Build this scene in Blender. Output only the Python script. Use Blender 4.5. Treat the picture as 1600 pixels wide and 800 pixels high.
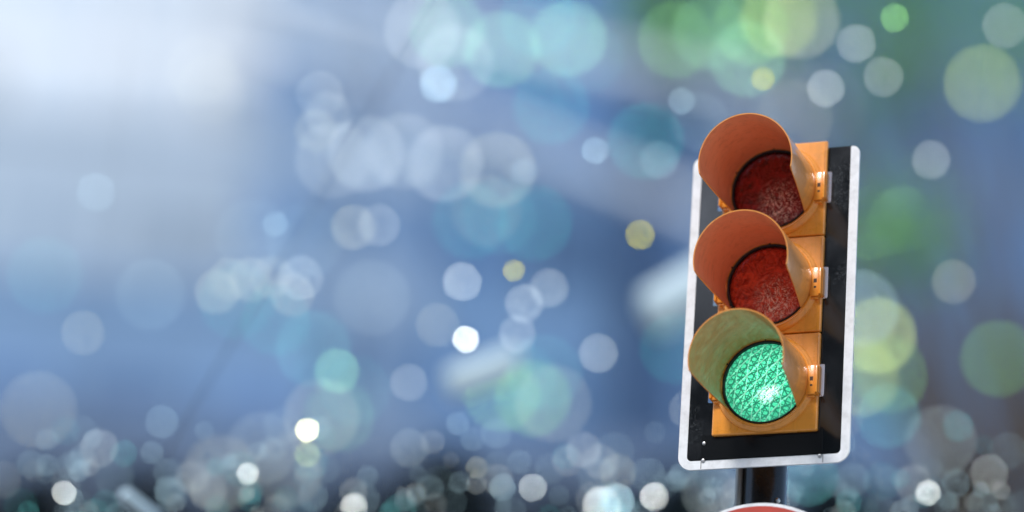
import bpy, bmesh, math, random
from mathutils import Vector, Matrix
sc = bpy.context.scene
for o in list(bpy.data.objects): bpy.data.objects.remove(o)
COL = sc.collection
R = math.radians

# ------------------------------------------------------------ camera
H0 = 4.41                       # height of the lowest signal housing above the ground
FPX = 5500.0
M2W = Matrix(((1,0,0,0),(0,0,-1,0),(0,1,0,H0),(0,0,0,1)))      # signal frame (x right, y up, z forward) -> world
rx, ry, rz = -0.38821734, -0.37894079, -0.07384382
view = Matrix.Rotation(rz,4,'Z') @ Matrix.Rotation(rx,4,'X') @ Matrix.Rotation(ry,4,'Y')
view.translation = Vector((0.72228072, -0.41560262, -8.29487477))
cam = bpy.data.objects.new('camera', bpy.data.cameras.new('camera')); COL.objects.link(cam); sc.camera = cam
cam.matrix_world = M2W @ view.inverted()
cam.data.lens = FPX/1600*36; cam.data.sensor_width = 36
cam.data.clip_start = .1; cam.data.clip_end = 3000
FOC = 8.37; KB = 145.0          # focus distance; blur disc (px of 1600) of a point at infinity
cam.data.dof.use_dof = True; cam.data.dof.focus_distance = FOC
cam.data.dof.aperture_fstop = (cam.data.lens/1000)/(KB*FOC/FPX)
CM = cam.matrix_world.copy()
CP = CM.translation.copy()
def at(u, v, D): return CM @ Vector(((u-800)/FPX*D, (400-v)/FPX*D, -D))
fw = -(CM.to_3x3() @ Vector((0,0,1))); FH = Vector((fw.x, fw.y, 0)).normalized(); RH = Vector((FH.y, -FH.x, 0))
def street(r, d, z=0): return Vector((CP.x, CP.y, 0)) + RH*r + FH*d + Vector((0,0,z))
YAW = math.atan2(RH.y, RH.x)

# ------------------------------------------------------------ light
SUN_EL, SUN_AZ = R(44), YAW + R(236)       # azimuth (from +X, anticlockwise) of the direction TO the sun: behind the camera, to its left
w = bpy.data.worlds.new('World'); sc.world = w; w.use_nodes = True
nt = w.node_tree; bg = nt.nodes['Background']; sky = nt.nodes.new('ShaderNodeTexSky')
sky.sky_type = 'NISHITA'; sky.sun_disc = False; sky.sun_elevation = SUN_EL
sky.sun_rotation = math.pi/2 - SUN_AZ; sky.air_density = 1.2; sky.dust_density = 1.0; sky.ozone_density = 1.6
nt.links.new(sky.outputs[0], bg.inputs[0]); bg.inputs[1].default_value = 0.15
sd = bpy.data.lights.new('sun','SUN'); sd.energy = 2.2; sd.angle = R(12); sd.color = (1,.97,.93)
so = bpy.data.objects.new('sun', sd); COL.objects.link(so); so.location = (0,0,60)
sv = Vector((math.cos(SUN_EL)*math.cos(SUN_AZ), math.cos(SUN_EL)*math.sin(SUN_AZ), math.sin(SUN_EL)))
so.rotation_euler = sv.to_track_quat('Z','Y').to_euler()
vs = sc.view_settings; vs.view_transform = 'Standard'; vs.look = 'None'; vs.exposure = 0.42; vs.gamma = 1
sc.cycles.use_denoising = True; sc.cycles.denoising_prefilter = 'ACCURATE'; sc.cycles.use_adaptive_sampling = False
sc.cycles.max_bounces = 8; sc.cycles.sample_clamp_indirect = 6; sc.cycles.caustics_reflective = False; sc.cycles.caustics_refractive = False

# ------------------------------------------------------------ helpers
def tag(o, label=None, cat=None, group=None, kind=None):
    if label: o['label'] = label
    if cat: o['category'] = cat
    if group: o['group'] = group
    if kind: o['kind'] = kind
    return o
def link(name, me, mat=None, parent=None, smooth=False):
    o = bpy.data.objects.new(name, me); COL.objects.link(o)
    if mat and not me.materials: me.materials.append(mat)
    if parent: o.parent = parent
    if smooth:
        for p in me.polygons: p.use_smooth = True
    return o
def empty(name, loc=(0,0,0), rz=0, parent=None):
    o = bpy.data.objects.new(name, None); COL.objects.link(o); o.location = loc; o.rotation_euler = (0,0,rz)
    o.empty_display_size = .2
    if parent: o.parent = parent
    return o
def from_bm(name, bm, mat, parent=None, smooth=False, auto=None):
    bmesh.ops.recalc_face_normals(bm, faces=bm.faces)
    me = bpy.data.meshes.new(name); bm.to_mesh(me); bm.free()
    o = link(name, me, mat, parent, smooth or auto is not None)
    if auto is not None: me.set_sharp_from_angle(angle=R(auto))
    return o
def pyd(name, vs_, fs, mat, parent=None, smooth=False):
    me = bpy.data.meshes.new(name); me.from_pydata([tuple(v) for v in vs_], [], fs); me.update()
    return link(name, me, mat, parent, smooth)
def box(bm, x0, x1, y0, y1, z0, z1, bev=0, seg=2):
    r = bmesh.ops.create_cube(bm, size=1)
    for v in r['verts']:
        v.co = Vector(((x0+x1)/2+v.co.x*(x1-x0), (y0+y1)/2+v.co.y*(y1-y0), (z0+z1)/2+v.co.z*(z1-z0)))
    if bev:
        es = list({e for v in r['verts'] for e in v.link_edges})
        bmesh.ops.bevel(bm, geom=es, offset=bev, segments=seg, profile=.5, affect='EDGES')
def lathe(bm, prof, n=96, cx=0, cy=0, closed=False):
    """revolve (r, z) points about the z axis at (cx, cy)"""
    rings = []
    for r, z in prof:
        if r < 1e-6: rings.append([bm.verts.new((cx,cy,z))])
        else: rings.append([bm.verts.new((cx+r*math.cos(2*math.pi*k/n), cy+r*math.sin(2*math.pi*k/n), z)) for k in range(n)])
    for a, b in zip(rings, rings[1:]):
        for k in range(n):
            k2 = (k+1) % n
            if len(a) == 1 and len(b) == 1: continue
            if len(a) == 1: bm.faces.new((a[0], b[k], b[k2]))
            elif len(b) == 1: bm.faces.new((a[k], a[k2], b[0]))
            else: bm.faces.new((a[k], a[k2], b[k2], b[k]))
def tube(bm, p, q, r0, r1=None, n=12):
    p, q = Vector(p), Vector(q); r1 = r0 if r1 is None else r1
    d = (q-p).normalized(); a = d.orthogonal().normalized(); b = d.cross(a)
    A = [bm.verts.new(p+(a*math.cos(t)+b*math.sin(t))*r0) for t in (2*math.pi*k/n for k in range(n))]
    B = [bm.verts.new(q+(a*math.cos(t)+b*math.sin(t))*r1) for t in (2*math.pi*k/n for k in range(n))]
    for k in range(n): bm.faces.new((A[k], A[(k+1)%n], B[(k+1)%n], B[k]))
    bm.faces.new(A[::-1]); bm.faces.new(B)

class NT:
    def __init__(s, name):
        s.m = bpy.data.materials.new(name); s.m.use_nodes = True; s.t = s.m.node_tree
        s.b = s.t.nodes['Principled BSDF']
    def n(s, typ, **kw):
        nd = s.t.nodes.new('ShaderNode'+typ)
        for k, v in kw.items(): setattr(nd, k, v)
        return nd
    def l(s, a, b): s.t.links.new(a, b)
    def set(s, **kw):
        for k, v in kw.items():
            i = s.b.inputs[k.replace('_',' ')]
            i.default_value = (*v,1) if isinstance(v, tuple) and len(v) == 3 else v
        return s
    def noise(s, scale, detail=4, rough=.55, vec=None, dist=0):
        nd = s.n('TexNoise'); nd.inputs['Scale'].default_value = scale; nd.inputs['Detail'].default_value = detail
        nd.inputs['Roughness'].default_value = rough; nd.inputs['Distortion'].default_value = dist
        if vec: s.l(vec, nd.inputs['Vector'])
        else: s.l(s.obj(), nd.inputs['Vector'])
        return nd.outputs['Fac']
    def obj(s):
        if not hasattr(s, '_tc'): s._tc = s.n('TexCoord')
        return s._tc.outputs['Object']
    def ramp(s, fac, stops):
        nd = s.n('ValToRGB'); e = nd.color_ramp.elements
        while len(e) < len(stops): e.new(.5)
        for el, (p, c) in zip(e, stops):
            el.position = p; el.color = (*c,1) if isinstance(c, tuple) else (c,c,c,1)
        s.l(fac, nd.inputs[0]); return nd.outputs[0]
    def math(s, op, a, b=None, clamp=False):
        nd = s.n('Math', operation=op); nd.use_clamp = clamp
        for i, v in enumerate((a, b)):
            if v is None: continue
            if isinstance(v, (int, float)): nd.inputs[i].default_value = v
            else: s.l(v, nd.inputs[i])
        return nd.outputs[0]
    def mix(s, fac, a, b):
        nd = s.n('Mix', data_type='RGBA')
        for i, v in ((0, fac), (6, a), (7, b)):
            if isinstance(v, (int, float)): nd.inputs[i].default_value = v
            elif isinstance(v, tuple): nd.inputs[i].default_value = (*v,1)
            else: s.l(v, nd.inputs[i])
        return nd.outputs[2]
    def bump(s, h, strength=.2, dist=.01):
        nd = s.n('Bump'); nd.inputs['Strength'].default_value = strength; nd.inputs['Distance'].default_value = dist
        s.l(h, nd.inputs['Height']); s.l(nd.outputs[0], s.b.inputs['Normal'])
def simple(name, col, rough=.5, metal=0, vary=.15, scale=6, spec=.5):
    m = NT(name).set(Roughness=rough, Metallic=metal); m.b.inputs['Specular IOR Level'].default_value = spec
    c2 = tuple(c*(1-vary) for c in col)
    m.l(m.ramp(m.noise(scale), [(.3, c2), (.7, col)]), m.b.inputs['Base Color'])
    return m.m

# ------------------------------------------------------------ materials of the signal
def yellow_paint(name, a, b, rough):
    m = NT(name); m.set(Roughness=rough)
    m.b.inputs['Coat Weight'].default_value = .5; m.b.inputs['Coat Roughness'].default_value = .08
    base = m.ramp(m.noise(9, 5), [(.3, a), (.7, b)])
    grime = m.ramp(m.noise(55, 6, .7), [(.52, 0.0), (.75, 1.0)])
    mp = m.n('Mapping'); mp.inputs['Scale'].default_value = (70, 70, 5); m.l(m.obj(), mp.inputs[0])
    streak = m.ramp(m.noise(1, 5, .65, vec=mp.outputs[0]), [(.52, 0.0), (.72, 1.0)])
    g2 = m.math('ADD', m.math('MULTIPLY', grime, .28), m.math('MULTIPLY', streak, .30), clamp=True)
    m.l(m.mix(g2, base, tuple(c*.45 for c in a)), m.b.inputs['Base Color'])
    m.l(m.ramp(m.noise(20, 4), [(.3, rough*.8), (.7, rough*1.3)]), m.b.inputs['Roughness'])
    m.bump(m.noise(260, 3), .06, .002)
    return m.m
M_HOUSE = yellow_paint('yellow_housing_paint', (.74,.27,.03), (.80,.305,.038), .28)
M_VISOR = yellow_paint('yellow_visor_plastic', (.66,.25,.045), (.72,.28,.055), .40)
M_VISIN = yellow_paint('visor_inside_bounce', (.88,.29,.13), (.94,.36,.18), .45)  # inside colour lightened and reddened to carry light bounced within the visor
m = NT('board_black').set(Roughness=.1); m.b.inputs['Specular IOR Level'].default_value = 1.0
sep = m.n('SeparateXYZ'); m.l(m.obj(), sep.inputs[0])
scuff = m.math('MULTIPLY', m.ramp(m.noise(38, 8, .75, dist=1.2), [(.60, 0.0), (.74, 1.0)]), m.ramp(m.noise(5, 2), [(.55, 0.0), (.66, 1.0)]))
def spot(x, y, rad):
    d_ = m.n('VectorMath', operation='DISTANCE'); m.l(m.obj(), d_.inputs[0]); d_.inputs[1].default_value = (x, 0, H0+y)
    return m.math('MULTIPLY', m.ramp(d_.outputs['Value'], [(rad*.35, 1.0), (rad, 0.0)]), m.ramp(m.noise(95, 9, .8, dist=1.5), [(.50, 0.0), (.68, 1.0)]))
for a_ in ((.036,.665,.06), (.030,.60,.05), (.05,.40,.05), (-.318,.02,.05), (-.318,.07,.03), (-.30,.50,.05)): scuff = m.math('MAXIMUM', scuff, spot(*a_))
m.l(m.mix(m.math('MULTIPLY', scuff, .4), (.0022,.0032,.0042), (.16,.18,.19)), m.b.inputs['Base Color'])
m.l(m.ramp(m.noise(7, 5), [(.3, .07), (.75, .18)]), m.b.inputs['Roughness'])
m.bump(m.noise(3, 2), .05, .02)
M_BOARD = m.m
m = NT('board_border_white').set(Roughness=.35)
dirt = m.ramp(m.noise(26, 7, .7), [(.45, 0.0), (.75, 1.0)])
m.l(m.mix(m.math('MULTIPLY', dirt, .65), (.72,.74,.76), (.40,.41,.41)), m.b.inputs['Base Color'])
M_BORDER = m.m
M_PLATE = simple('dark_fixing_plate', (.0022,.003,.0036), .15, spec=.5)
M_SCREW = simple('zinc_screw', (.55,.56,.57), .3, .9)
M_GASKET = simple('black_rubber', (.012,.013,.014), .5)
M_DARKHOLE = simple('dark_recess', (.05,.018,.004), .7)
m = NT('black_pole_paint').set(Roughness=.22)
m.l(m.ramp(m.noise(14, 6), [(.35, (.009,.010,.011)), (.8, (.03,.032,.033))]), m.b.inputs['Base Color'])
m.bump(m.noise(30, 3), .08, .004); M_POLE = m.m

def lens_material(name, deep, mid, glint_col, glint_amt, emit=None):
    m = NT(name); m.set(Roughness=.3)
    m.b.inputs['Coat Weight'].default_value = .25; m.b.inputs['Coat Roughness'].default_value = .1
    # prismatic ribs: three families of crossing lines in the lens plane
    P = m.obj(); hs = []
    wn = m.n('TexNoise'); wn.inputs['Scale'].default_value = 14; wn.inputs['Detail'].default_value = 2; m.l(P, wn.inputs['Vector'])
    wv = m.n('VectorMath', operation='SCALE'); m.l(wn.outputs['Color'], wv.inputs[0]); wv.inputs['Scale'].default_value = .02
    wp = m.n('VectorMath', operation='ADD'); m.l(P, wp.inputs[0]); m.l(wv.outputs[0], wp.inputs[1])
    for ang, sc_ in ((28,24), (-33,21), (66,17), (-74,29), (8,13), (47,11)):
        mp = m.n('Mapping'); mp.inputs['Rotation'].default_value = (0,0,R(ang)); m.l(wp.outputs[0], mp.inputs[0])
        wv_ = m.n('TexWave', wave_type='BANDS', bands_direction='X'); wv_.inputs['Scale'].default_value = sc_
        wv_.inputs['Distortion'].default_value = .6; wv_.inputs['Detail'].default_value = 1.5; wv_.inputs['Detail Scale'].default_value = 2.2
        m.l(mp.outputs[0], wv_.inputs[0]); hs.append(wv_.outputs['Fac'])
    lines = m.ramp(hs[0], [(.04, 1.0), (.15, 0.0)])
    for h in hs[1:4]: lines = m.math('MAXIMUM', lines, m.ramp(h, [(.04, 1.0), (.14, 0.0)]))
    bright = m.math('MAXIMUM', m.ramp(hs[4], [(.955, 0.0), (.995, 1.0)]), m.ramp(hs[5], [(.95, 0.0), (.995, 1.0)]))
    vor = m.n('TexVoronoi', feature='F1'); vor.inputs['Scale'].default_value = 95; m.l(P, vor.inputs['Vector'])
    hsum = m.math('ADD', m.math('ADD', hs[0], hs[1]), m.math('MULTIPLY', vor.outputs['Distance'], 1.6))
    m.bump(hsum, .4 if emit is None else .08, .002)
    mott = m.ramp(m.noise(26, 7, .75, dist=1.6), [(.38, 0.0), (.64, 1.0)])
    if emit is None:
        base = m.mix(mott, deep, mid)
        # sunlight glints painted into the lens colour, in a patch
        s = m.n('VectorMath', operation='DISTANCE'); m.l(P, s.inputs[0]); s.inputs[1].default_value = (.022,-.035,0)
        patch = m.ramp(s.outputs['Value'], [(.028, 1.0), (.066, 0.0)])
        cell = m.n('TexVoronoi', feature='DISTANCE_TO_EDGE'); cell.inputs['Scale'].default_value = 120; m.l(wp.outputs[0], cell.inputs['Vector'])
        glint_mask = m.math('MULTIPLY', m.ramp(m.noise(34, 7, .8, dist=5.5), [(.51, 0.0), (.56, 1.0)]), patch)
        m.l(m.mix(m.math('MULTIPLY', glint_mask, glint_amt), base, glint_col), m.b.inputs['Base Color'])
        m.l(m.math('MULTIPLY', glint_mask, .35), m.b.inputs['Metallic'])
        m.l(m.ramp(mott, [(0, .2), (1, .4)]), m.b.inputs['Roughness'])
    else:
        m.set(Base_Color=(.01,.06,.04))
        s = m.n('VectorMath', operation='DISTANCE'); m.l(P, s.inputs[0]); s.inputs[1].default_value = (0,0,0)
        rad = m.ramp(s.outputs['Value'], [(.045, 1.0), (.099, .35)])
        fine = m.ramp(m.noise(170, 4, .6), [(.3, 0.0), (.7, 1.0)])
        col = m.mix(fine, (.02,.30,.155), (.075,.62,.33))
        col = m.mix(m.math('MULTIPLY', lines, .88), col, (.003,.045,.030))
        col = m.mix(m.math('MULTIPLY', bright, .3), col, (.40,1.0,.70))
        col = m.mix(m.math('SUBTRACT', 1.0, rad), col, (.008,.09,.05))
        mp = m.n('Mapping', vector_type='TEXTURE'); mp.inputs['Location'].default_value = (.024,-.022,0); mp.inputs['Rotation'].default_value = (0,0,R(12)); mp.inputs['Scale'].default_value = (1.2,.95,1)
        m.l(wp.outputs[0], mp.inputs[0])
        s2 = m.n('VectorMath', operation='LENGTH'); m.l(mp.outputs[0], s2.inputs[0])
        hot = m.math('MULTIPLY', m.ramp(s2.outputs['Value'], [(.006, 1.0), (.034, 0.0)]), m.ramp(m.noise(110, 6, .75, dist=2), [(.46, 0.0), (.55, 1.0)]))
        col = m.mix(hot, col, (2.2,2.6,2.4))
        m.l(col, m.b.inputs['Emission Color']); m.b.inputs['Emission Strength'].default_value = emit
    return m.m
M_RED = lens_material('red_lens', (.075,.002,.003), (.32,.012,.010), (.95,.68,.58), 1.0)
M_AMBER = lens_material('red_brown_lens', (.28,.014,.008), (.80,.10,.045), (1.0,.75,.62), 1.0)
M_GREEN = lens_material('lit_green_lens', None, None, None, 0, 2.0)

# ------------------------------------------------------------ ground
m = NT('paving').set(Roughness=.8)
br = m.n('TexBrick'); br.inputs['Scale'].default_value = 1.0; m.l(m.obj(), br.inputs[0])
br.inputs['Color1'].default_value = (.52,.51,.49,1); br.inputs['Color2'].default_value = (.46,.455,.44,1); br.inputs['Mortar'].default_value = (.14,.135,.13,1)
br.inputs['Mortar Size'].default_value = .012
m.l(m.mix(m.ramp(m.noise(.6, 8), [(.3, 0.0), (.7, .5)]), br.outputs[0], (.22,.215,.20)), m.b.inputs['Base Color'])
M_PAVE = m.m
g = pyd('ground', [(-1500,-1500,0),(1500,-1500,0),(1500,1500,0),(-1500,1500,0)], [(0,1,2,3)], M_PAVE); tag(g, kind='structure')

# ------------------------------------------------------------ traffic light
TL = empty('traffic_light'); TL.matrix_world = Matrix()
tag(TL, 'yellow three-lens traffic light with its green lens lit on a black white-edged board', 'traffic light')
piv = M2W                                    # all signal meshes are modelled in the signal frame, then turned upright
def up(o):
    o.data.transform(M2W); return o
HW = .2603; CX = -HW/2; T = .7361; BB = -.0768; WL = -.3438; WR = .0767
def arc(cx, cy, r, a0, a1, n=8): return [(cx+r*math.cos(R(a0+(a1-a0)*k/n)), cy+r*math.sin(R(a0+(a1-a0)*k/n))) for k in range(n+1)]
def extrude_poly(bm, pts, z0, z1):
    a = [bm.verts.new((x,y,z0)) for x,y in pts]; b = [bm.verts.new((x,y,z1)) for x,y in pts]
    n = len(pts); bm.faces.new(a[::-1]); bm.faces.new(b)
    for k in range(n): bm.faces.new((a[k],a[(k+1)%n],b[(k+1)%n],b[k]))
outer = arc(WL+.020,T-.020,.020,90,180,6) + arc(WL+.034,BB+.034,.034,180,270) + arc(WR-.034,BB+.034,.034,270,360) + arc(WR-.020,T-.020,.020,0,90,6)
bm = bmesh.new(); extrude_poly(bm, outer, -.004, 0)
board = from_bm('backing_board', bm, M_BOARD)
cut = bmesh.new()
for k in range(3):
    cy = .125+.25*(2-k)
    for x0, x1 in ((-.0125, .0095), (-HW-.0175, -HW+.006)):
        pts = arc(x0+.005,cy-.035+.005+.0,.005,180,270,4)+arc(x1-.005,cy-.030,.005,270,360,4)+arc(x1-.005,cy+.043,.005,0,90,4)+arc(x0+.005,cy+.043,.005,90,180,4)
        extrude_poly(cut, pts, -.02, .02)
cutter = from_bm('slot_cutter', cut, M_BOARD)
md = board.modifiers.new('b','BOOLEAN'); md.object = cutter; md.operation = 'DIFFERENCE'; md.solver = 'EXACT'
dg = bpy.context.evaluated_depsgraph_get(); me = bpy.data.meshes.new_from_object(board.evaluated_get(dg))
board.modifiers.clear(); board.data = me; bpy.data.objects.remove(cutter); up(board); board.parent = TL
# white border: U shape, a hair proud of the board on both faces
BWD = .0212
inner = arc(WR-BWD-.012,BB+BWD+.012,.012,360,270,5) + arc(WL+BWD+.012,BB+BWD+.012,.012,270,180,5)
outer2 = arc(WL+.020,T-.020,.020,112,180,6) + arc(WL+.034,BB+.034,.034,180,270) + arc(WR-.034,BB+.034,.034,270,360) + arc(WR-.020,T-.020,.020,0,68,6)
tx = lambda a: a
po = outer2; pi_ = [(WL+BWD, T-.0005)] + inner[::-1] + [(WR-BWD, T-.0005)]
# resample the inner path so that a strip of quads can join the two
def resample(path, n):
    L = [0]
    for a, b in zip(path, path[1:]): L.append(L[-1]+math.dist(a,b))
    out = []
    for i in range(n+1):
        s = L[-1]*i/n; j = max(k for k in range(len(L)) if L[k] <= s+1e-9); j = min(j, len(path)-2)
        t = (s-L[j])/max(L[j+1]-L[j],1e-9); out.append((path[j][0]+(path[j+1][0]-path[j][0])*t, path[j][1]+(path[j+1][1]-path[j][1])*t))
    return out
def nearest_on(path, p):
    best = None
    for a, b in zip(path, path[1:]):
        ab = Vector(b)-Vector(a); t = max(0, min(1, (Vector(p)-Vector(a)).dot(ab)/max(ab.length_squared,1e-12))); q = Vector(a)+ab*t
        if best is None or (q-Vector(p)).length < best[0]: best = ((q-Vector(p)).length, q)
    return tuple(best[1])
po = [p for seg in zip(po, po[1:]) for p in ([seg[0]] if math.dist(*seg) < .05 else resample(list(seg), 6)[:-1])] + [po[-1]]
pin = [nearest_on(pi_, p) for p in po]
bm = bmesh.new(); n = len(po)
def off(p, e=.0006):
    c = ((WL+WR)/2, (T+BB)/2); return (p[0]+math.copysign(e, p[0]-c[0]), p[1]+(-e if p[1] < -.04 else 0))
V = [[bm.verts.new((*q, z)) for q in (off(a), b)] for z in (-.0048, .0008) for a, b in zip(po, pin)]
F0, F1 = V[:n], V[n:]
for k in range(n-1):
    for A, B in ((F0[k],F0[k+1]), (F1[k],F1[k+1])): bm.faces.new((A[0],A[1],B[1],B[0]))
    bm.faces.new((F0[k][0],F0[k+1][0],F1[k+1][0],F1[k][0])); bm.faces.new((F0[k][1],F0[k+1][1],F1[k+1][1],F1[k][1]))
for k in (0, n-1): bm.faces.new((F0[k][0],F0[k][1],F1[k][1],F1[k][0]))
bmesh.ops.remove_doubles(bm, verts=bm.verts, dist=1e-6)
up(from_bm('white_border', bm, M_BORDER, board))
bm = bmesh.new(); box(bm, -.287, .0125, -.0545, .0065, .0014, .0034)
up(from_bm('fixing_plate', bm, M_PLATE, board))
for xj in (-.287, .0125):
    bm = bmesh.new(); box(bm, xj, xj+.0013, BB+.001, -.0546, .0010, .0016); up(from_bm('border_joint', bm, M_GASKET, board))
for x, y, z in ((-.2801,-.0138,.0034), (-.2812,-.0557,.0008), (.0055,-.0595,.0008)):
    bm = bmesh.new(); lathe(bm, [(.0048,z),(.0048,z+.002),(.0035,z+.0038),(0,z+.0044)], 20, x, y); up(from_bm('screw', bm, M_SCREW, board, auto=40))

L_V, R_V, TILT, ZB = .2298, .1165, .104, .032
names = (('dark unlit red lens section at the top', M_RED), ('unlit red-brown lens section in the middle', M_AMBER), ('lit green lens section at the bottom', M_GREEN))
for k in range(3):
    y0 = .25*(2-k); cy = y0+.125
    # housing: front door shell standing on the board and a body behind it
    bm = bmesh.new(); box(bm, -HW, 0, y0+.0012, y0+.2488, .0008, .0150, .0045, 3); box(bm, -HW+.012, -.014, y0+.004, y0+.246, -.12, .004, .006, 2)
    body = from_bm('signal_housing', bm, M_HOUSE, auto=35); body['label'] = names[k][0]; up(body); body.parent = TL
    # raised corner panels of the door, cut round the collar
    for sx in (1, -1):
        for ylo, yhi in ((.036, .121),):
            pts = [(sx*.1265, ylo), (sx*.1265, yhi), (sx*.012, yhi)]
            r0 = .1205
            a0 = math.degrees(math.asin(min(1,yhi/r0))) if yhi < r0 else 90
            a1 = math.degrees(math.asin(ylo/r0))
            arcp = [(sx*r0*math.cos(R(a)), r0*math.sin(R(a))) for a in [88+(a1-88)*j/14 for j in range(15)]]
            pts = [(sx*.1255, ylo), (sx*.1255, yhi)] + [p for p in arcp if p[1] < yhi]
            bm = bmesh.new(); extrude_poly(bm, [(CX+p[0], cy+p[1]) for p in pts], .0140, .0180)
            es = [e for e in bm.edges if abs(e.verts[0].co.z-.018) < 1e-5 and abs(e.verts[1].co.z-.018) < 1e-5]
            bmesh.ops.bevel(bm, geom=es, offset=.0012, segments=2, affect='EDGES')
            up(from_bm('corner_panel', bm, M_HOUSE, body, auto=35))
    # collar
    bm = bmesh.new()
    lathe(bm, [(.1235,.0142),(.1228,.0195),(.1195,.0235),(.1165,.0250),(.1150,.0262),(.1135,.0300),(.1085,.0305),(.1065,.0290),(.1050,.0240),(.1045,.0140)], 120, CX, cy)
    up(from_bm('collar', bm, M_HOUSE, body, auto=50))
    bm = bmesh.new(); lathe(bm, [(.1052,.016),(.1040,.0285),(.1005,.0275),(.0990,.0225),(.0985,.0140)], 120, CX, cy); up(from_bm('gasket', bm, M_GASKET, body, auto=50))
    # lens, gently domed, origin at its own centre
    bm = bmesh.new(); prof = [(.1005*math.sin(R(a)), .0*1+.016*(math.cos(R(a)))) for a in (90,80,70,60,50,40,30,20,10,0)]
    lathe(bm, [(r, z+.0) for r, z in prof], 96)
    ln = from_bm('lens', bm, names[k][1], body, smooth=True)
    ln.rotation_euler = (R(90),0,0); ln.location = (CX, -.0175, H0+cy)
    # visor
    bm = bmesh.new(); TH = .0028; NA = 88; NL = 14
    ct, st = math.cos(TILT), math.sin(TILT)
    def vp(th, s, r):
        # s along the axis, th measured from the top
        x = r*math.sin(th); u_ = r*math.cos(th)
        return (CX+x, cy+u_*ct-s*st+ .0, ZB+u_*st*min(1, s/.03)*1.0+s*ct)
    ta, tb = R(104), R(129)
    grid = []
    for i in range(NA+1):
        th = -tb+2*tb*i/NA; ath = abs(th)
        f = 1 if ath <= ta else (math.cos(ath)-math.cos(tb))/(math.cos(ta)-math.cos(tb))
        f = min(1, max(0, f)); 
        Lh = .002+(L_V-.002)*(f if f >= 1 else (f**.92))
        row = []
        for j in range(NL+1):
            s = Lh*j/NL; rr = .1085+(R_V-.1085)*(s/L_V)
            row.append((bm.verts.new(vp(th, s, rr)), bm.verts.new(vp(th, s, rr-TH))))
        grid.append(row)
    for i in range(NA):
        for j in range(NL):
            a,b,c,d = grid[i][j],grid[i+1][j],grid[i+1][j+1],grid[i][j+1]
            bm.faces.new((a[0],b[0],c[0],d[0])); bm.faces.new((a[1],d[1],c[1],b[1])).material_index = 1
        a, b = grid[i][NL], grid[i+1][NL]; bm.faces.new((a[0],b[0],b[1],a[1]))
        a, b = grid[i][0], grid[i+1][0]; bm.faces.new((a[0],a[1],b[1],b[0]))
    for i in (0, NA):
        for j in range(NL):
            a, b = grid[i][j], grid[i][j+1]; bm.faces.new((a[0],b[0],b[1],a[1]))
    vis = from_bm('visor', bm, M_VISOR, body, auto=40); vis.data.materials.append(M_VISIN if k < 2 else M_VISOR); up(vis)
    for a in (-62, 0, 62, 118, -118):      # rivets inside the visor base
        th = R(a); x = .1053*math.sin(th); yv = .1053*math.cos(th)
        bm = bmesh.new(); bmesh.ops.create_uvsphere(bm, u_segments=10, v_segments=6, radius=.0026, matrix=Matrix.Translation((CX+x, cy+yv, .0325)))
        up(from_bm('rivet', bm, M_DARKHOLE, body, smooth=True))
    # latches on both edges of the door
    for sx in (1, -1):
        X = (lambda a, b: (a, b) if sx == 1 else (-HW-b, -HW-a))
        bm = bmesh.new()
        x0, x1 = X(-.0265, -.0025); box(bm, x0, x1, cy-.040, cy+.034, .010, .0335, .003, 2)
        x0, x1 = X(-.0035, .0032); box(bm, x0, x1, cy-.037, cy+.031, .006, .0385, .0015, 2)
        x0, x1 = X(.0034, .0052); box(bm, x0, x1, cy-.035, cy+.034, -.004, .030, .0006, 1)
        x0, x1 = X(-.0235, -.0055); box(bm, x0, x1, cy-.045, cy-.041, .010, .028, .001, 1)
        lt = up(from_bm('latch', bm, M_HOUSE, body, auto=35))
        bm = bmesh.new()
        x0, x1 = X(-.0165, -.0085)
        box(bm, x0, x1, cy-.006, cy+.004, .0330, .0339); box(bm, x0+.001, x1-.001, cy-.020, cy-.015, .0330, .0339)
        up(from_bm('latch_slot', bm, M_DARKHOLE, body))
# pole
PX, PR, PZ = -.1860, .0562, -.185
bm = bmesh.new(); lathe(bm, [(PR,-H0+.02),(PR,.62),(PR-.004,.63),(0,.632)], 64)
bm.transform(Matrix(((1,0,0,PX),(0,0,1,0),(0,-1,0,PZ),(0,0,0,1))))
pole = up(from_bm('pole', bm, M_POLE, auto=40)); pole.parent = TL
bm = bmesh.new(); lathe(bm, [(.16,-H0+.004),(.16,-H0+.02),(.09,-H0+.028),(.085,-H0+.2),(PR,-H0+.215)], 48)
bm.transform(Matrix(((1,0,0,PX),(0,0,1,0),(0,-1,0,PZ),(0,0,0,1)))); b_ = up(from_bm('pole_base', bm, M_POLE, auto=40)); b_.parent = TL
bm = bmesh.new(); lathe(bm, [(.009,-H0+.03),(.009,.40),(0,.40)], 20)
bm.transform(Matrix(((1,0,0,PX-.050),(0,0,1,0),(0,-1,0,PZ+.040),(0,0,0,1)))); b_ = up(from_bm('cable_conduit', bm, simple('galvanised_conduit', (.30,.31,.31), .45, .4), auto=40)); b_.parent = TL
for yb in (-.112,):
    bm = bmesh.new(); lathe(bm, [(.007,0),(.007,.005),(.004,.008),(0,.009)], 6); bm.transform(Matrix.Translation((PX+PR*.80,yb,PZ+PR*.60)) @ Matrix.Rotation(R(53),4,'Y'))
    b_ = up(from_bm('pole_bolt', bm, M_SCREW, auto=30)); b_.parent = TL
for yy in (.08, .60):
    bm = bmesh.new(); box(bm, PX-.05, PX+.05, yy-.02, yy+.02, PZ+PR-.004, -.115, .004, 1)
    b_ = up(from_bm('mounting_bracket', bm, M_POLE, auto=35)); b_.parent = TL

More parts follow.
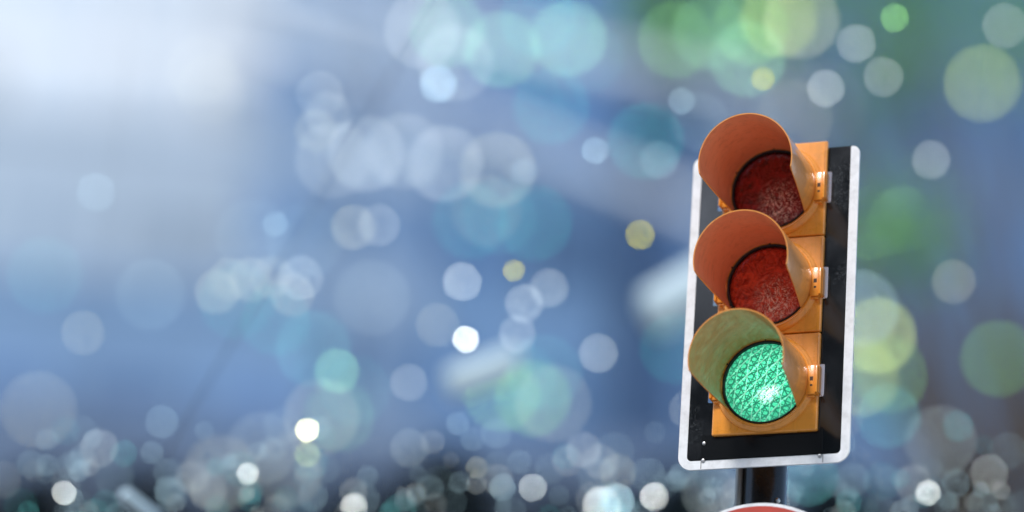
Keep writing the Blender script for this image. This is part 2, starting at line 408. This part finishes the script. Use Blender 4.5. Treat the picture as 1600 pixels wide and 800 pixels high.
# round sign under the light
SG = empty('round_sign', (-.128, -.045, H0-.446))
tag(SG, 'round red sign with a white rim on the pole below the traffic light', 'sign')
m = NT('red_sign_face').set(Roughness=.4); m.l(m.ramp(m.noise(12, 5), [(.3, (.36,.022,.010)), (.7, (.44,.030,.014))]), m.b.inputs['Base Color']); M_SRED = m.m
RS = .262
bm = bmesh.new(); lathe(bm, [(0,-.003),(RS,-.003),(RS,0),(0,0)], 96); o = from_bm('sign_plate', bm, M_BORDER, SG, auto=40); o.rotation_euler = (R(90),0,0)
bm = bmesh.new(); lathe(bm, [(RS-.008,.0002),(RS-.008,.0012),(0,.0012)], 96); o = from_bm('red_face', bm, M_SRED, SG, auto=40); o.rotation_euler = (R(90),0,0)
for zz in (-.12, .09):
    bm = bmesh.new(); box(bm, -.04, .04, .004, .18, zz, zz+.03); from_bm('sign_bracket', bm, M_POLE, SG)

# ------------------------------------------------------------ buildings far behind
def glass_mat(name, col, rough=.25):
    m = NT(name).set(Roughness=rough)
    oi = m.n('ObjectInfo')
    v = m.math('ADD', .75, m.math('MULTIPLY', oi.outputs['Random'], .5))
    c = m.mix(m.noise(.3, 3), tuple(x*.8 for x in col), tuple(x*1.15 for x in col))
    sc_ = m.n('VectorMath', operation='SCALE'); m.l(c, sc_.inputs[0]); m.l(v, sc_.inputs['Scale'])
    m.l(sc_.outputs[0], m.b.inputs['Base Color']); return m.m
def tower(name, label, r0, r1, d, hgt, depth, wall, glass, fl=4.0, ww=2.6, turn=0, mull=None, wfrac=.62):
    c = street((r0+r1)/2, d)
    t = empty(name, c, YAW+R(turn)); tag(t, label, 'building', 'buildings behind the traffic light')
    W = r1-r0
    bm = bmesh.new(); box(bm, -W/2, W/2, 0, depth, 0, hgt); box(bm, -W/2-.15, W/2+.15, -.15, depth+.15, hgt, hgt+.6)
    from_bm('wall', bm, wall, t)
    nx = max(1, int(W//ww)); nz = int((hgt-1)//fl); px = W/nx
    while nx*nz > 96: nz -= 1
    me = None
    top = hgt-1.0
    for i in range(nx):
        for j in range(nz):
            x = -W/2+px*(i+.5); z = top-fl*(j+.5)
            if me is None:
                bm = bmesh.new(); box(bm, -px*.42, px*.42, -.03, .02, -fl*wfrac/2, fl*wfrac/2); o = from_bm('window', bm, glass, t); me = o.data
            else: o = link('window', me, glass, t)
            o.location = (x, 0, z)
    return t
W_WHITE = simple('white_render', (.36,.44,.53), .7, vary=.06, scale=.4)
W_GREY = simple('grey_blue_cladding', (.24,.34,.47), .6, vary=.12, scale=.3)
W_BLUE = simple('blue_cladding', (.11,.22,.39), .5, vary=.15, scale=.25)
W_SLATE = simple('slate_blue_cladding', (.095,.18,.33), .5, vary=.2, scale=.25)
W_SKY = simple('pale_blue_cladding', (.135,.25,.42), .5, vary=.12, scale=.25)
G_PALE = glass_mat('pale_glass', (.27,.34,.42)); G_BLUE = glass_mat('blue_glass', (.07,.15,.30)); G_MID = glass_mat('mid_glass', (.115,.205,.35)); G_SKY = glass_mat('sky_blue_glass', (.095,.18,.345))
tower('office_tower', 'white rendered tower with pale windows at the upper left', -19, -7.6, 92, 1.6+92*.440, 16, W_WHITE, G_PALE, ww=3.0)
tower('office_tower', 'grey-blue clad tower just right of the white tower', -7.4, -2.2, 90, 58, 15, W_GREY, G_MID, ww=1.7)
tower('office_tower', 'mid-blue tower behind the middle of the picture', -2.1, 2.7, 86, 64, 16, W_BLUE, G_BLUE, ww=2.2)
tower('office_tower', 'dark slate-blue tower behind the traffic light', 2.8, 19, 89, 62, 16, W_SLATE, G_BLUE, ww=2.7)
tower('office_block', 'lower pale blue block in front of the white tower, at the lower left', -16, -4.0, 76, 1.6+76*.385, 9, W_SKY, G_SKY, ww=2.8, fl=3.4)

G_DARK = simple('dark_window_glass', (.012,.014,.018), .2)
W_BLOCKER = simple('reflect_blocker_brick', (.030,.027,.025), .8, vary=.3, scale=.5)
def add_reflect_blocker(label, x0, x1, y, hgt, z_fl=3.6):  # unseen blocks, added and shaped to darken what the board reflects
    t = empty('reflect_blocker', ((x0+x1)/2, y, 0), math.pi); tag(t, label, 'building', 'unseen buildings added for reflections')
    W = x1-x0; bm = bmesh.new(); box(bm, -W/2, W/2, 0, 12, 0, hgt); from_bm('wall', bm, W_BLOCKER, t); me = None
    nx = int(W//3.2); nz = int((hgt-1.5)//z_fl)
    for i in range(nx):
        for j in range(nz):
            if me is None: bm = bmesh.new(); box(bm, -.7, .7, -.04, .02, -1, 1); o = from_bm('window', bm, G_DARK, t); me = o.data
            else: o = link('window', me, G_DARK, t)
            o.location = (-W/2+W/nx*(i+.5), 0, 2.2+z_fl*j)
add_reflect_blocker('tall dark brick building added unseen behind the camera to darken reflections', -12.8, 12, -40, 26.5)
add_reflect_blocker('lower dark brick building beside the tall one, added unseen to darken reflections', -34, -12.85, -40.3, 21.5)

# long low block below the towers
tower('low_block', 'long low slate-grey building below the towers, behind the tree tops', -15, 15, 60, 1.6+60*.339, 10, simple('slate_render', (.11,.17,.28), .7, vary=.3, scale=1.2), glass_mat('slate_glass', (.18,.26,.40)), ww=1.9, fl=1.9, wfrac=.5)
tower('office_tower', 'bright white tower added for the sky glow behind the others at the upper left', -26, -8.4, 118, 78, 14, simple('sky_glow_white', (.66,.70,.74), .7, vary=.04, scale=.4), glass_mat('sky_glow_glass', (.48,.54,.60)), ww=3.0)  # added white tower, stands in for the bright glow of the sky

# white diagonal braces high between the towers
M_WST = simple('white_steel', (.74,.80,.86), .4, vary=.05)
def brace(u0, v0, u1, v1, D0, D1, rad, label):
    a, b = at(u0,v0,D0), at(u1,v1,D1)
    bm = bmesh.new(); tube(bm, a, b, rad, n=16); o = from_bm('steel_brace', bm, M_WST, auto=40)
    tag(o, label, 'brace', 'white steel braces high in the street')
brace(395,50,1130,345,92,91,.24,'lower of the two blurred white diagonal braces running down to the right')
brace(380,-30,1300,172,93,91,.26,'upper of the two blurred white diagonal braces near the top edge')

# ------------------------------------------------------------ trees
def leaf_mat(name, a, b, rough=.4):
    m = NT(name).set(Roughness=rough)
    gi = m.n('NewGeometry'); m.l(m.mix(gi.outputs['Random Per Island'], a, b), m.b.inputs['Base Color'])
    tr = m.n('BsdfTranslucent'); m.l(m.b.inputs['Base Color'].links[0].from_socket, tr.inputs[0])
    mx = m.n('MixShader'); mx.inputs[0].default_value = .45; m.l(m.b.outputs[0], mx.inputs[1]); m.l(tr.outputs[0], mx.inputs[2])
    m.l(mx.outputs[0], m.t.nodes['Material Output'].inputs[0])
    return m.m
M_LEAF = leaf_mat('bright_green_leaves', (.10,.30,.06), (.20,.46,.11))
M_LEAF2 = leaf_mat('mid_green_leaves', (.04,.12,.06), (.10,.22,.10))
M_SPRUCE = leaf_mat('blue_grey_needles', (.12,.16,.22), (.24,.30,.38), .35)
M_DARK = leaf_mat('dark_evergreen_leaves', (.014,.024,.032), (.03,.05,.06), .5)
M_BARK = simple('bark', (.10,.075,.055), .85, vary=.4, scale=5)
def leaves(rng, centres, per, spread, size):
    vs_, fs = [], []
    for c in centres:
        for _ in range(per):
            p = Vector(c)+Vector((rng.gauss(0,1),rng.gauss(0,1),rng.gauss(0,1)))*spread
            d = Vector((rng.gauss(0,1),rng.gauss(0,1),rng.gauss(0,.7))).normalized(); e = d.orthogonal().normalized()
            e = (Matrix.Rotation(rng.uniform(0,6.28),3,d) @ e); s = size*rng.uniform(.6,1.3)
            i = len(vs_); vs_ += [p-d*s, p+e*s*.45, p+d*s, p-e*s*.45]; fs.append((i,i+1,i+2,i+3))
    return vs_, fs
def broad_tree(label, base, clusters, per, spread, size, mat, seed, trunk_r=.22):
    """clusters: world positions of leaf masses; limbs run from the trunk to each"""
    rng = random.Random(seed); t = empty('street_tree', base); tag(t, label, 'tree', 'trees around the street')
    loc = [Vector(c)-Vector(base) for c in clusters]; zmin = min(c.z for c in loc)
    fork = Vector((0,0,zmin*.62))
    bm = bmesh.new(); tube(bm, (0,0,0), (.1,.05,fork.z*.5), trunk_r, trunk_r*.8); tube(bm, (.1,.05,fork.z*.5), fork, trunk_r*.8, trunk_r*.62); from_bm('trunk', bm, M_BARK, t, auto=60)
    bm = bmesh.new()
    for c in loc:
        mid = fork.lerp(c, .5)+Vector((rng.uniform(-.3,.3),rng.uniform(-.3,.3),rng.uniform(.1,.6)))
        tube(bm, fork, mid, trunk_r*.4, trunk_r*.2, 8); tube(bm, mid, c, trunk_r*.2, trunk_r*.05, 6)
    from_bm('limbs', bm, M_BARK, t, auto=60)
    v, f = leaves(rng, loc, per, spread, size); pyd('crown', v, f, mat, t)
    return t
rng = random.Random(5)
def px_clusters(lst, rng, jitter=.25):
    return [at(u, v, D) + Vector((rng.uniform(-jitter,jitter),)*3) for u, v, D in lst]
# overhanging tree at the upper right
cl = [(1000,20,51.46),(1045,70,49.8),(1075,25,51.46),(1150,10,51.46),(1185,60,49.8),(1215,15,49.8),(1255,50,51.46),(1010,-40,51.46),(1080,-50,49.8),(1160,-60,51.46),(1240,-60,49.8),(1310,-30,51.46),(1385,30,49.8),(1390,-40,49.8),(1420,60,51.46),(1395,110,49.8),(1385,165,51.46),(1460,90,51.46),(1500,30,49.8),(1540,120,49.8),(1590,60,51.46),(1450,-50,49.8),(1530,-40,51.46),(1620,-10,49.8)]
broad_tree('bright green leafy tree overhanging the upper right corner', at(1700,400,50) - Vector((0,0,at(1700,400,50).z)), px_clusters(cl, rng), 80, .36, .12, M_LEAF, 11, .3)
cl = [(1385,330,24),(1395,375,24),(1430,340,24.5),(1420,400,24)]
broad_tree('mid green tree at the right edge beside the traffic light', at(1700,400,24.5) - Vector((0,0,at(1700,400,24.5).z)), px_clusters(cl, rng, .15), 80, .20, .06, M_LEAF, 12, .16)
def conifer(label, u, v, D, rad, seed, dens=1.0, tall=4.5, mat=None):
    tip = at(u, v, D); rg = random.Random(seed); t = empty('evergreen_tree', (tip.x, tip.y, 0)); tag(t, label, 'tree', 'dark evergreen tree tops along the bottom edge')
    Hh = tip.z; vs_, fs = [], []
    bm = bmesh.new(); tube(bm, (0,0,0), (0,0,Hh-.3), .2, .02); from_bm('trunk', bm, M_BARK, t, auto=60)
    N = int(5200*dens)
    for _ in range(N):
        q = rg.random()**1.7*tall if rg.random() < .7 else rg.uniform(0, Hh*.8)
        rr = rad*(1-math.exp(-q/(rad*.7)))*(1+.04*q)*math.sqrt(rg.random())*(1+.18*math.sin(5*q+seed))
        a = rg.uniform(0, 2*math.pi); p = Vector((rr*math.cos(a), rr*math.sin(a), Hh-q))
        d = Vector((math.cos(a)+rg.gauss(0,.5), math.sin(a)+rg.gauss(0,.5), rg.gauss(.2,.6))).normalized(); e = Matrix.Rotation(rg.uniform(0,6.28),3,d) @ d.orthogonal().normalized(); s = .09*rg.uniform(.6,1.3)
        i = len(vs_); vs_ += [p-d*s, p+e*s*.5, p+d*s, p-e*s*.5]; fs.append((i,i+1,i+2,i+3))
    pyd('crown', vs_, fs, mat or M_DARK, t)
conifer('dark rounded evergreen top left of the bottom centre', 700, 706, 24, .55, 1, 1.5)
conifer('dark evergreen top low between the centre and the left', 545, 775, 25, .5, 2)
conifer('dark green evergreen top at the lower left under a bright white light', 392, 770, 24, .5, 3)
conifer('dark evergreen top at the far lower left', 235, 735, 26, .34, 4, .8)
conifer('dark evergreen top just left of the traffic light pole', 1065, 735, 25, .40, 5)
conifer('dark evergreen top right of the traffic light pole', 1300, 742, 26, .55, 6)
conifer('dark evergreen top at the far lower right', 1520, 725, 25, .6, 7)
conifer('dark evergreen top at the left end of the bottom edge', 60, 745, 25, .6, 8)
conifer('lower dark evergreen top right of the bottom centre', 880, 785, 24, .5, 9)

SP = [(-20,690,'at the left end of the bottom band'),(110,672,'second from the left'),(205,668,'above the far lower left dark evergreen'),(300,690,'under the overlapping grey discs at the bottom left'),
(420,672,'left of the very bright cream light'),(530,690,'right of the very bright cream light'),(625,668,'left of the dark rounded top near the bottom centre'),(780,675,'right of the dark rounded top near the bottom centre'),
(880,695,'under the three large green discs'),(985,680,'midway between the green discs and the traffic light'),(1120,700,'behind the left side of the pole'),(1390,690,'right of the lower board corner'),(1490,672,'near the right edge'),(1600,690,'at the right end of the bottom band')]
for k, (u, v, txt) in enumerate(SP):
    conifer('blue-grey spruce top '+txt, u, v+60, 30+(k*7%5), .85, 20+k, .9, 5.5, M_SPRUCE)

# ------------------------------------------------------------ slanted white lamps hung in the street
M_LAMPB = simple('pale_blue_enamel', (.50,.64,.70), .45)
M_CORD = simple('black_cord', (.02,.02,.02), .6)
def slant_lamp(u0, v0, u1, v1, D, th, label):
    a, b = at(u0,v0,D), at(u1,v1,D+.05); L = (b-a).length; x = (b-a).normalized()
    y = Vector((0,0,1)).cross(x).normalized(); z = x.cross(y)
    t = empty('hanging_lamp', (0,0,0)); t.matrix_world = Matrix(((x.x,y.x,z.x,(a.x+b.x)/2),(x.y,y.y,z.y,(a.y+b.y)/2),(x.z,y.z,z.z,(a.z+b.z)/2),(0,0,0,1)))
    tag(t, label, 'lamp')
    bm = bmesh.new(); box(bm, -L/2, L/2, -th*.7, th*.7, -th/2, th/2, th*.25, 3); from_bm('lamp_body', bm, M_LAMPB, t, auto=40)
    bm = bmesh.new(); tube(bm, (-L*.1,0,th/2), (-L*.1+.2,0,3.5), .002, n=6); from_bm('cord', bm, M_CORD, t)
slant_lamp(700,603,812,562,13.2,.10,'white bar-shaped lamp hanging at a slant below the bright white light disc')
slant_lamp(1010,495,1130,425,14.0,.16,'broad slanted white lamp hanging just left of the middle lens')
slant_lamp(192,770,246,812,10.0,.03,'thin slanted white lamp cut off by the bottom edge at the lower left')

# ------------------------------------------------------------ bulbs added for blurred lamps and leaf glints, thrown out of focus
PAL = dict(pale=(.155,.17,.165), grey=(.07,.085,.085), cream=(.16,.165,.12), mint=(.10,.24,.13), teal=(.005,.07,.065), green=(.08,.19,.05), olive=(.20,.18,.0),
           blue=(.10,.15,.17), white=(.74,.77,.74), warm=(1.0,.95,.55), lime=(.24,.30,.09), aqua=(.03,.12,.12))
_lm = {}
def light_mat(key, I, fr):
    k = (key, round(I,2), round(fr,3))
    if k not in _lm:
        m = bpy.data.materials.new('glowing_'+key); m.use_nodes = True; t = m.node_tree; t.nodes.clear()
        e = t.nodes.new('ShaderNodeEmission'); c = PAL[key]; e.inputs[0].default_value = (*[max(x,0) for x in c],1); e.inputs[1].default_value = I/fr**2/2**vs.exposure
        ou = t.nodes.new('ShaderNodeOutputMaterial'); t.links.new(e.outputs[0], ou.inputs[0]); m.cycles.emission_sampling = 'NONE'; _lm[k] = m
    return _lm[k]
def add_bulb(u, v, d, key, I, label, group='added bulbs for blurred lamps and leaf glints', fr=.105):
    d = min(d, 119); D = FOC/(1-d/KB); p = at(u, v, D); r = fr*d/2/FPX*D
    t = empty('standin_bulb', p); tag(t, label, 'light', group)
    bm = bmesh.new(); bmesh.ops.create_uvsphere(bm, u_segments=16, v_segments=10, radius=r); from_bm('bulb', bm, light_mat(key, I, fr), t, smooth=True)
    bm = bmesh.new(); tube(bm, (0,0,r*.9), (0,0,r*1.5), r*.3, n=8); from_bm('socket', bm, M_CORD, t)
    bm = bmesh.new(); tube(bm, (0,0,r*1.5), (0,0,r*1.5+D*.14), r*.03, n=4); from_bm('cord', bm, M_CORD, t)
B = [
(660,48,122,'pale',.7,'large pale disc at the top, leftmost of the group left of the green discs'),
(699,46,122,'mint',.55,'large faint mint disc at the top edge overlapping the pale disc beside it'),
(712,98,122,'pale',.6,'large pale disc hanging lowest in the pale group at the top centre'),
(784,78,122,'mint',.65,'large mint green disc at the top centre, above the teal disc'),
(840,30,122,'teal',.8,'large teal disc at the top edge between two mint discs'),
(888,60,120,'mint',.7,'large mint disc at the top, right of the centre pair'),
(685,131,58,'blue',1.7,'small pale blue disc under the pale group at the top centre'),
(861,166,122,'teal',.9,'large deep teal disc right below the mint discs at the top'),
(520,250,122,'pale',.45,'leftmost of the row of four large pale discs left of the centre'),
(572,240,122,'pale',.75,'second from the left of the row of large pale discs'),
(632,236,122,'pale',.6,'third from the left of the row of large pale discs'),
(695,256,122,'pale',.8,'fourth of the row of large pale discs, its right side overlapping a grey disc'),
(778,266,122,'cream',.65,'large warm grey disc at the right end of the pale row'),
(735,345,122,'teal',.7,'leftmost of three large faint teal discs under the warm grey disc'),
(780,338,122,'aqua',.35,'middle one of three large faint teal discs under the warm grey disc'),
(835,348,122,'teal',.8,'rightmost of three large faint teal discs under the warm grey disc'),
(818,268,40,'blue',.6,'tiny pale blue disc inside the right side of the warm grey disc'),
(930,235,42,'blue',1.1,'small pale blue disc left of the large teal disc near the centre right'),
(1009,220,122,'teal',1.1,'large teal disc left of the top visor'),
(1000,367,46,'olive',1.3,'small olive yellow disc left of the middle visor'),
(803,423,34,'olive',1.3,'tiny olive disc just right of the picture centre'),
(500,148,74,'pale',.45,'upper faint pale disc of the small cluster left of the centre'),
(512,178,72,'pale',.5,'middle pale disc of the small cluster left of the centre'),
(494,204,68,'cream',.45,'lowest pale disc of the small cluster left of the centre'),
(552,355,70,'cream',.7,'left one of two small overlapping discs in a short row left of the centre'),
(592,352,66,'pale',.6,'right one of two small overlapping discs in a short row left of the centre'),
(430,350,40,'blue',.6,'small faint blue disc in the hazy left part'),
(395,370,122,'blue',.22,'large barely visible blue disc in the hazy left part'),
(475,378,122,'blue',.25,'large faint blue disc above the row of small cream discs at the left'),
(338,456,70,'cream',.55,'leftmost and lowest disc of the long cream row at the left'),
(360,436,68,'cream',.4,'second disc from the left in the long cream row'),
(392,437,70,'cream',.45,'third disc from the left in the long cream row'),
(424,433,66,'cream',.45,'fourth disc from the left in the long cream row'),
(470,434,70,'pale',.6,'rightmost upper disc of the long cream row at the left'),
(457,461,68,'cream',.5,'lower right disc of the long cream row at the left'),
(581,465,122,'grey',.55,'large dull grey disc below the centre left'),
(490,545,122,'aqua',.55,'large aqua disc above the green disc at the lower left'),
(430,500,110,'teal',.6,'large faint teal disc below the long cream row'),
(527,580,70,'mint',.75,'small light green disc between the aqua disc and the grey disc'),
(502,651,120,'cream',.5,'large grey-green disc behind the bright cream light'),
(480,672,38,'warm',1.0,'very bright cream light disc at the lower left'),
(722,440,60,'pale',1.25,'small pale disc above the bright white light'),
(858,450,60,'pale',.85,'upper right pale disc of the small cluster right of the centre'),
(819,474,60,'pale',.95,'middle pale disc of the small cluster right of the centre'),
(808,522,58,'pale',.75,'lowest pale disc of the small cluster right of the centre'),
(684,508,68,'cream',.5,'small dull beige disc left of the bright white light'),
(728,530,41,'white',1.1,'very bright white light disc near the centre'),
(639,598,58,'pale',.65,'small grey disc at the lower left of the bright white light'),
(935,552,60,'pale',.95,'lone small grey disc between the green group and the lit green lens'),
(783,615,122,'green',.55,'leftmost of three large green discs at the lower centre'),
(833,622,122,'green',.6,'middle one of three large green discs at the lower centre'),
(864,630,122,'cream',.45,'rightmost of three large green discs at the lower centre'),
(850,582,122,'aqua',.4,'large dim teal disc behind the top of the three green discs'),
(815,590,110,'aqua',.3,'large faint aqua disc over the slanted white lamp'),
(345,740,120,'cream',.45,'large grey disc at the bottom left, right of its overlapping twin'),
(300,750,110,'grey',.6,'large dull disc at the bottom left, the leftmost of an overlapping pair'),
(410,700,112,'grey',.8,'large grey disc between the bottom left pair and the bright cream light'),
(450,735,112,'cream',.35,'large faint cream disc right below the bright cream light'),
(590,745,122,'grey',1.1,'large grey-green disc at the bottom between the left and the centre'),
(387,740,34,'white',.6,'bright small white disc at the bottom left'),
(553,792,42,'white',.65,'bright small white disc cut by the bottom edge at the left'),
(480,710,40,'lime',.5,'small yellowish disc right under the bright cream light'),
(715,662,36,'blue',.6,'small faint disc above the dark evergreen top near the bottom centre'),
(745,730,34,'cream',.7,'tiny beige disc right of the dark evergreen top'),
(785,762,42,'blue',1.0,'small blue disc at the bottom right of the centre'),
(832,762,44,'pale',1.6,'small pale disc at the bottom, right of the small blue disc'),
(1022,776,44,'white',.7,'bright small white disc at the bottom left of the pole'),
(940,790,60,'white',.55,'bright bluish white disc cut by the bottom edge left of the pole'),
(965,782,52,'blue',2.2,'pale blue disc at the bottom overlapping the bright bluish white one'),
(912,703,56,'pale',.6,'left disc of the pale trio above the bottom right'),
(938,722,56,'pale',.5,'middle disc of the pale trio above the bottom right'),
(965,738,58,'cream',.5,'right disc of the pale trio above the bottom right'),
(1056,62,122,'green',.55,'large green-grey disc at the top, leftmost of the right hand group'),
(1110,50,122,'mint',.45,'large mint disc overlapping the green-grey one at the top right'),
(1172,42,122,'green',.7,'large green disc in the middle of the top right group'),
(1168,92,118,'mint',.6,'lowest large disc of the top right group, above the top visor'),
(1216,30,122,'lime',.55,'large yellow-green disc in the top right group'),
(1252,32,122,'cream',.9,'large pale yellow disc at the right end of the top right group'),
(1338,68,60,'pale',1.0,'small pale disc right of the top right group'),
(1290,138,58,'pale',1.1,'small pale disc above the top right corner of the black board'),
(1380,120,62,'pale',.8,'small pale disc in the leaves above the black board'),
(1242,184,122,'cream',.35,'large grey disc right behind the top of the traffic light'),
(1192,123,36,'olive',1.2,'tiny olive disc right above the top visor'),
(1065,158,42,'blue',.9,'small pale blue disc left of the tip of the top visor'),
(1095,190,90,'blue',.35,'faint blue disc touching the left side of the top visor'),
(1398,28,44,'green',1.4,'small bright green disc in the leaves at the top right'),
(1345,482,122,'blue',.9,'large pale blue disc behind the right edge of the board'),
(1372,525,122,'lime',.8,'large yellow-green disc right of the board beside the green lens'),
(1392,585,122,'green',.45,'large green disc right of the board, below the yellow-green one'),
(1388,650,100,'aqua',.7,'aqua disc right of the lower board corner'),
(1320,753,112,'cream',.45,'large grey disc at the bottom right beside the pole'),
(1110,770,90,'grey',.9,'dull grey disc left of the pole foot of the picture'),
(1265,745,90,'aqua',.7,'aqua disc right beside the pole'),
(1075,640,60,'pale',.5,'faint pale disc at the lower left edge of the board'),
(1408,345,110,'green',.6,'large green disc in the leaves right of the middle lens'),
(1055,545,110,'teal',.7,'faint teal disc touching the left edge of the board'),
(315,110,110,'cream',.2,'large warm white disc in the bright upper left'),
(330,140,110,'cream',.15,'faint warm disc below the large warm white one in the upper left'),
(150,300,60,'blue',.5,'small pale blue disc at the left above the low block'),
(70,430,122,'aqua',.3,'large aqua disc at the left edge'),
(130,520,68,'cream',.45,'small cream disc over the low block near the left edge'),
(60,640,122,'cream',.4,'large grey disc at the lower left edge'),
(155,700,60,'pale',.6,'small pale disc at the lower left corner'),
(100,770,38,'white',.6,'bright small white disc at the bottom left corner'),
(235,460,110,'blue',.3,'large faint blue disc at the left of the cream row'),
(1535,130,122,'lime',.5,'large lime disc in the leaves near the right edge'),
(1570,40,70,'pale',.7,'small pale disc in the upper right corner'),
(1455,250,60,'pale',.8,'small pale disc right of the board, beside the top lens'),
(1490,440,68,'cream',.6,'small cream disc right of the board beside the middle lens'),
(1560,560,122,'green',.5,'large green disc at the right edge beside the green lens'),
(1470,690,112,'grey',.9,'large grey disc at the lower right'),
(1545,740,60,'pale',.7,'small pale disc at the lower right corner'),
(1450,770,40,'white',.6,'bright small white disc at the bottom right'),
(760,330,110,'cream',.25,'large faint cream disc just under the warm grey disc'),
(920,90,110,'aqua',.25,'large faint aqua disc right of the top mint disc'),
(530,650,112,'mint',.3,'large faint mint disc overlapping the grey-green disc at the lower left'),
(555,610,110,'aqua',.25,'large faint aqua disc below the small light green disc'),
(640,700,60,'grey',.9,'small grey disc left of the dark rounded top at the bottom'),
(370,470,122,'teal',.5,'large faint teal disc behind the long cream row'),
(1360,350,110,'green',.8,'large vivid green disc touching the right edge of the board'),
(1345,590,122,'lime',.5,'large pale lime disc behind the right edge of the board beside the green lens'),
(1030,250,60,'blue',.5,'small blue disc inside the teal disc left of the top visor'),
]
for b in B: add_bulb(*b)
# leaf glints over the tree tops, each drawn by an added glowing bulb
rg = random.Random(42)
for i in range(170):
    u = rg.uniform(0,1600); v = 650+160*math.sqrt(rg.random()); d = rg.uniform(24,62)
    key = rg.choice(('blue','blue','blue','pale','aqua'))
    add_bulb(u, v, d, key, rg.uniform(.15,.55), 'faint small bulb added for a leaf glint, among many low over the dark tree tops', 'added bulbs for leaf glints over the dark tree tops', .11)
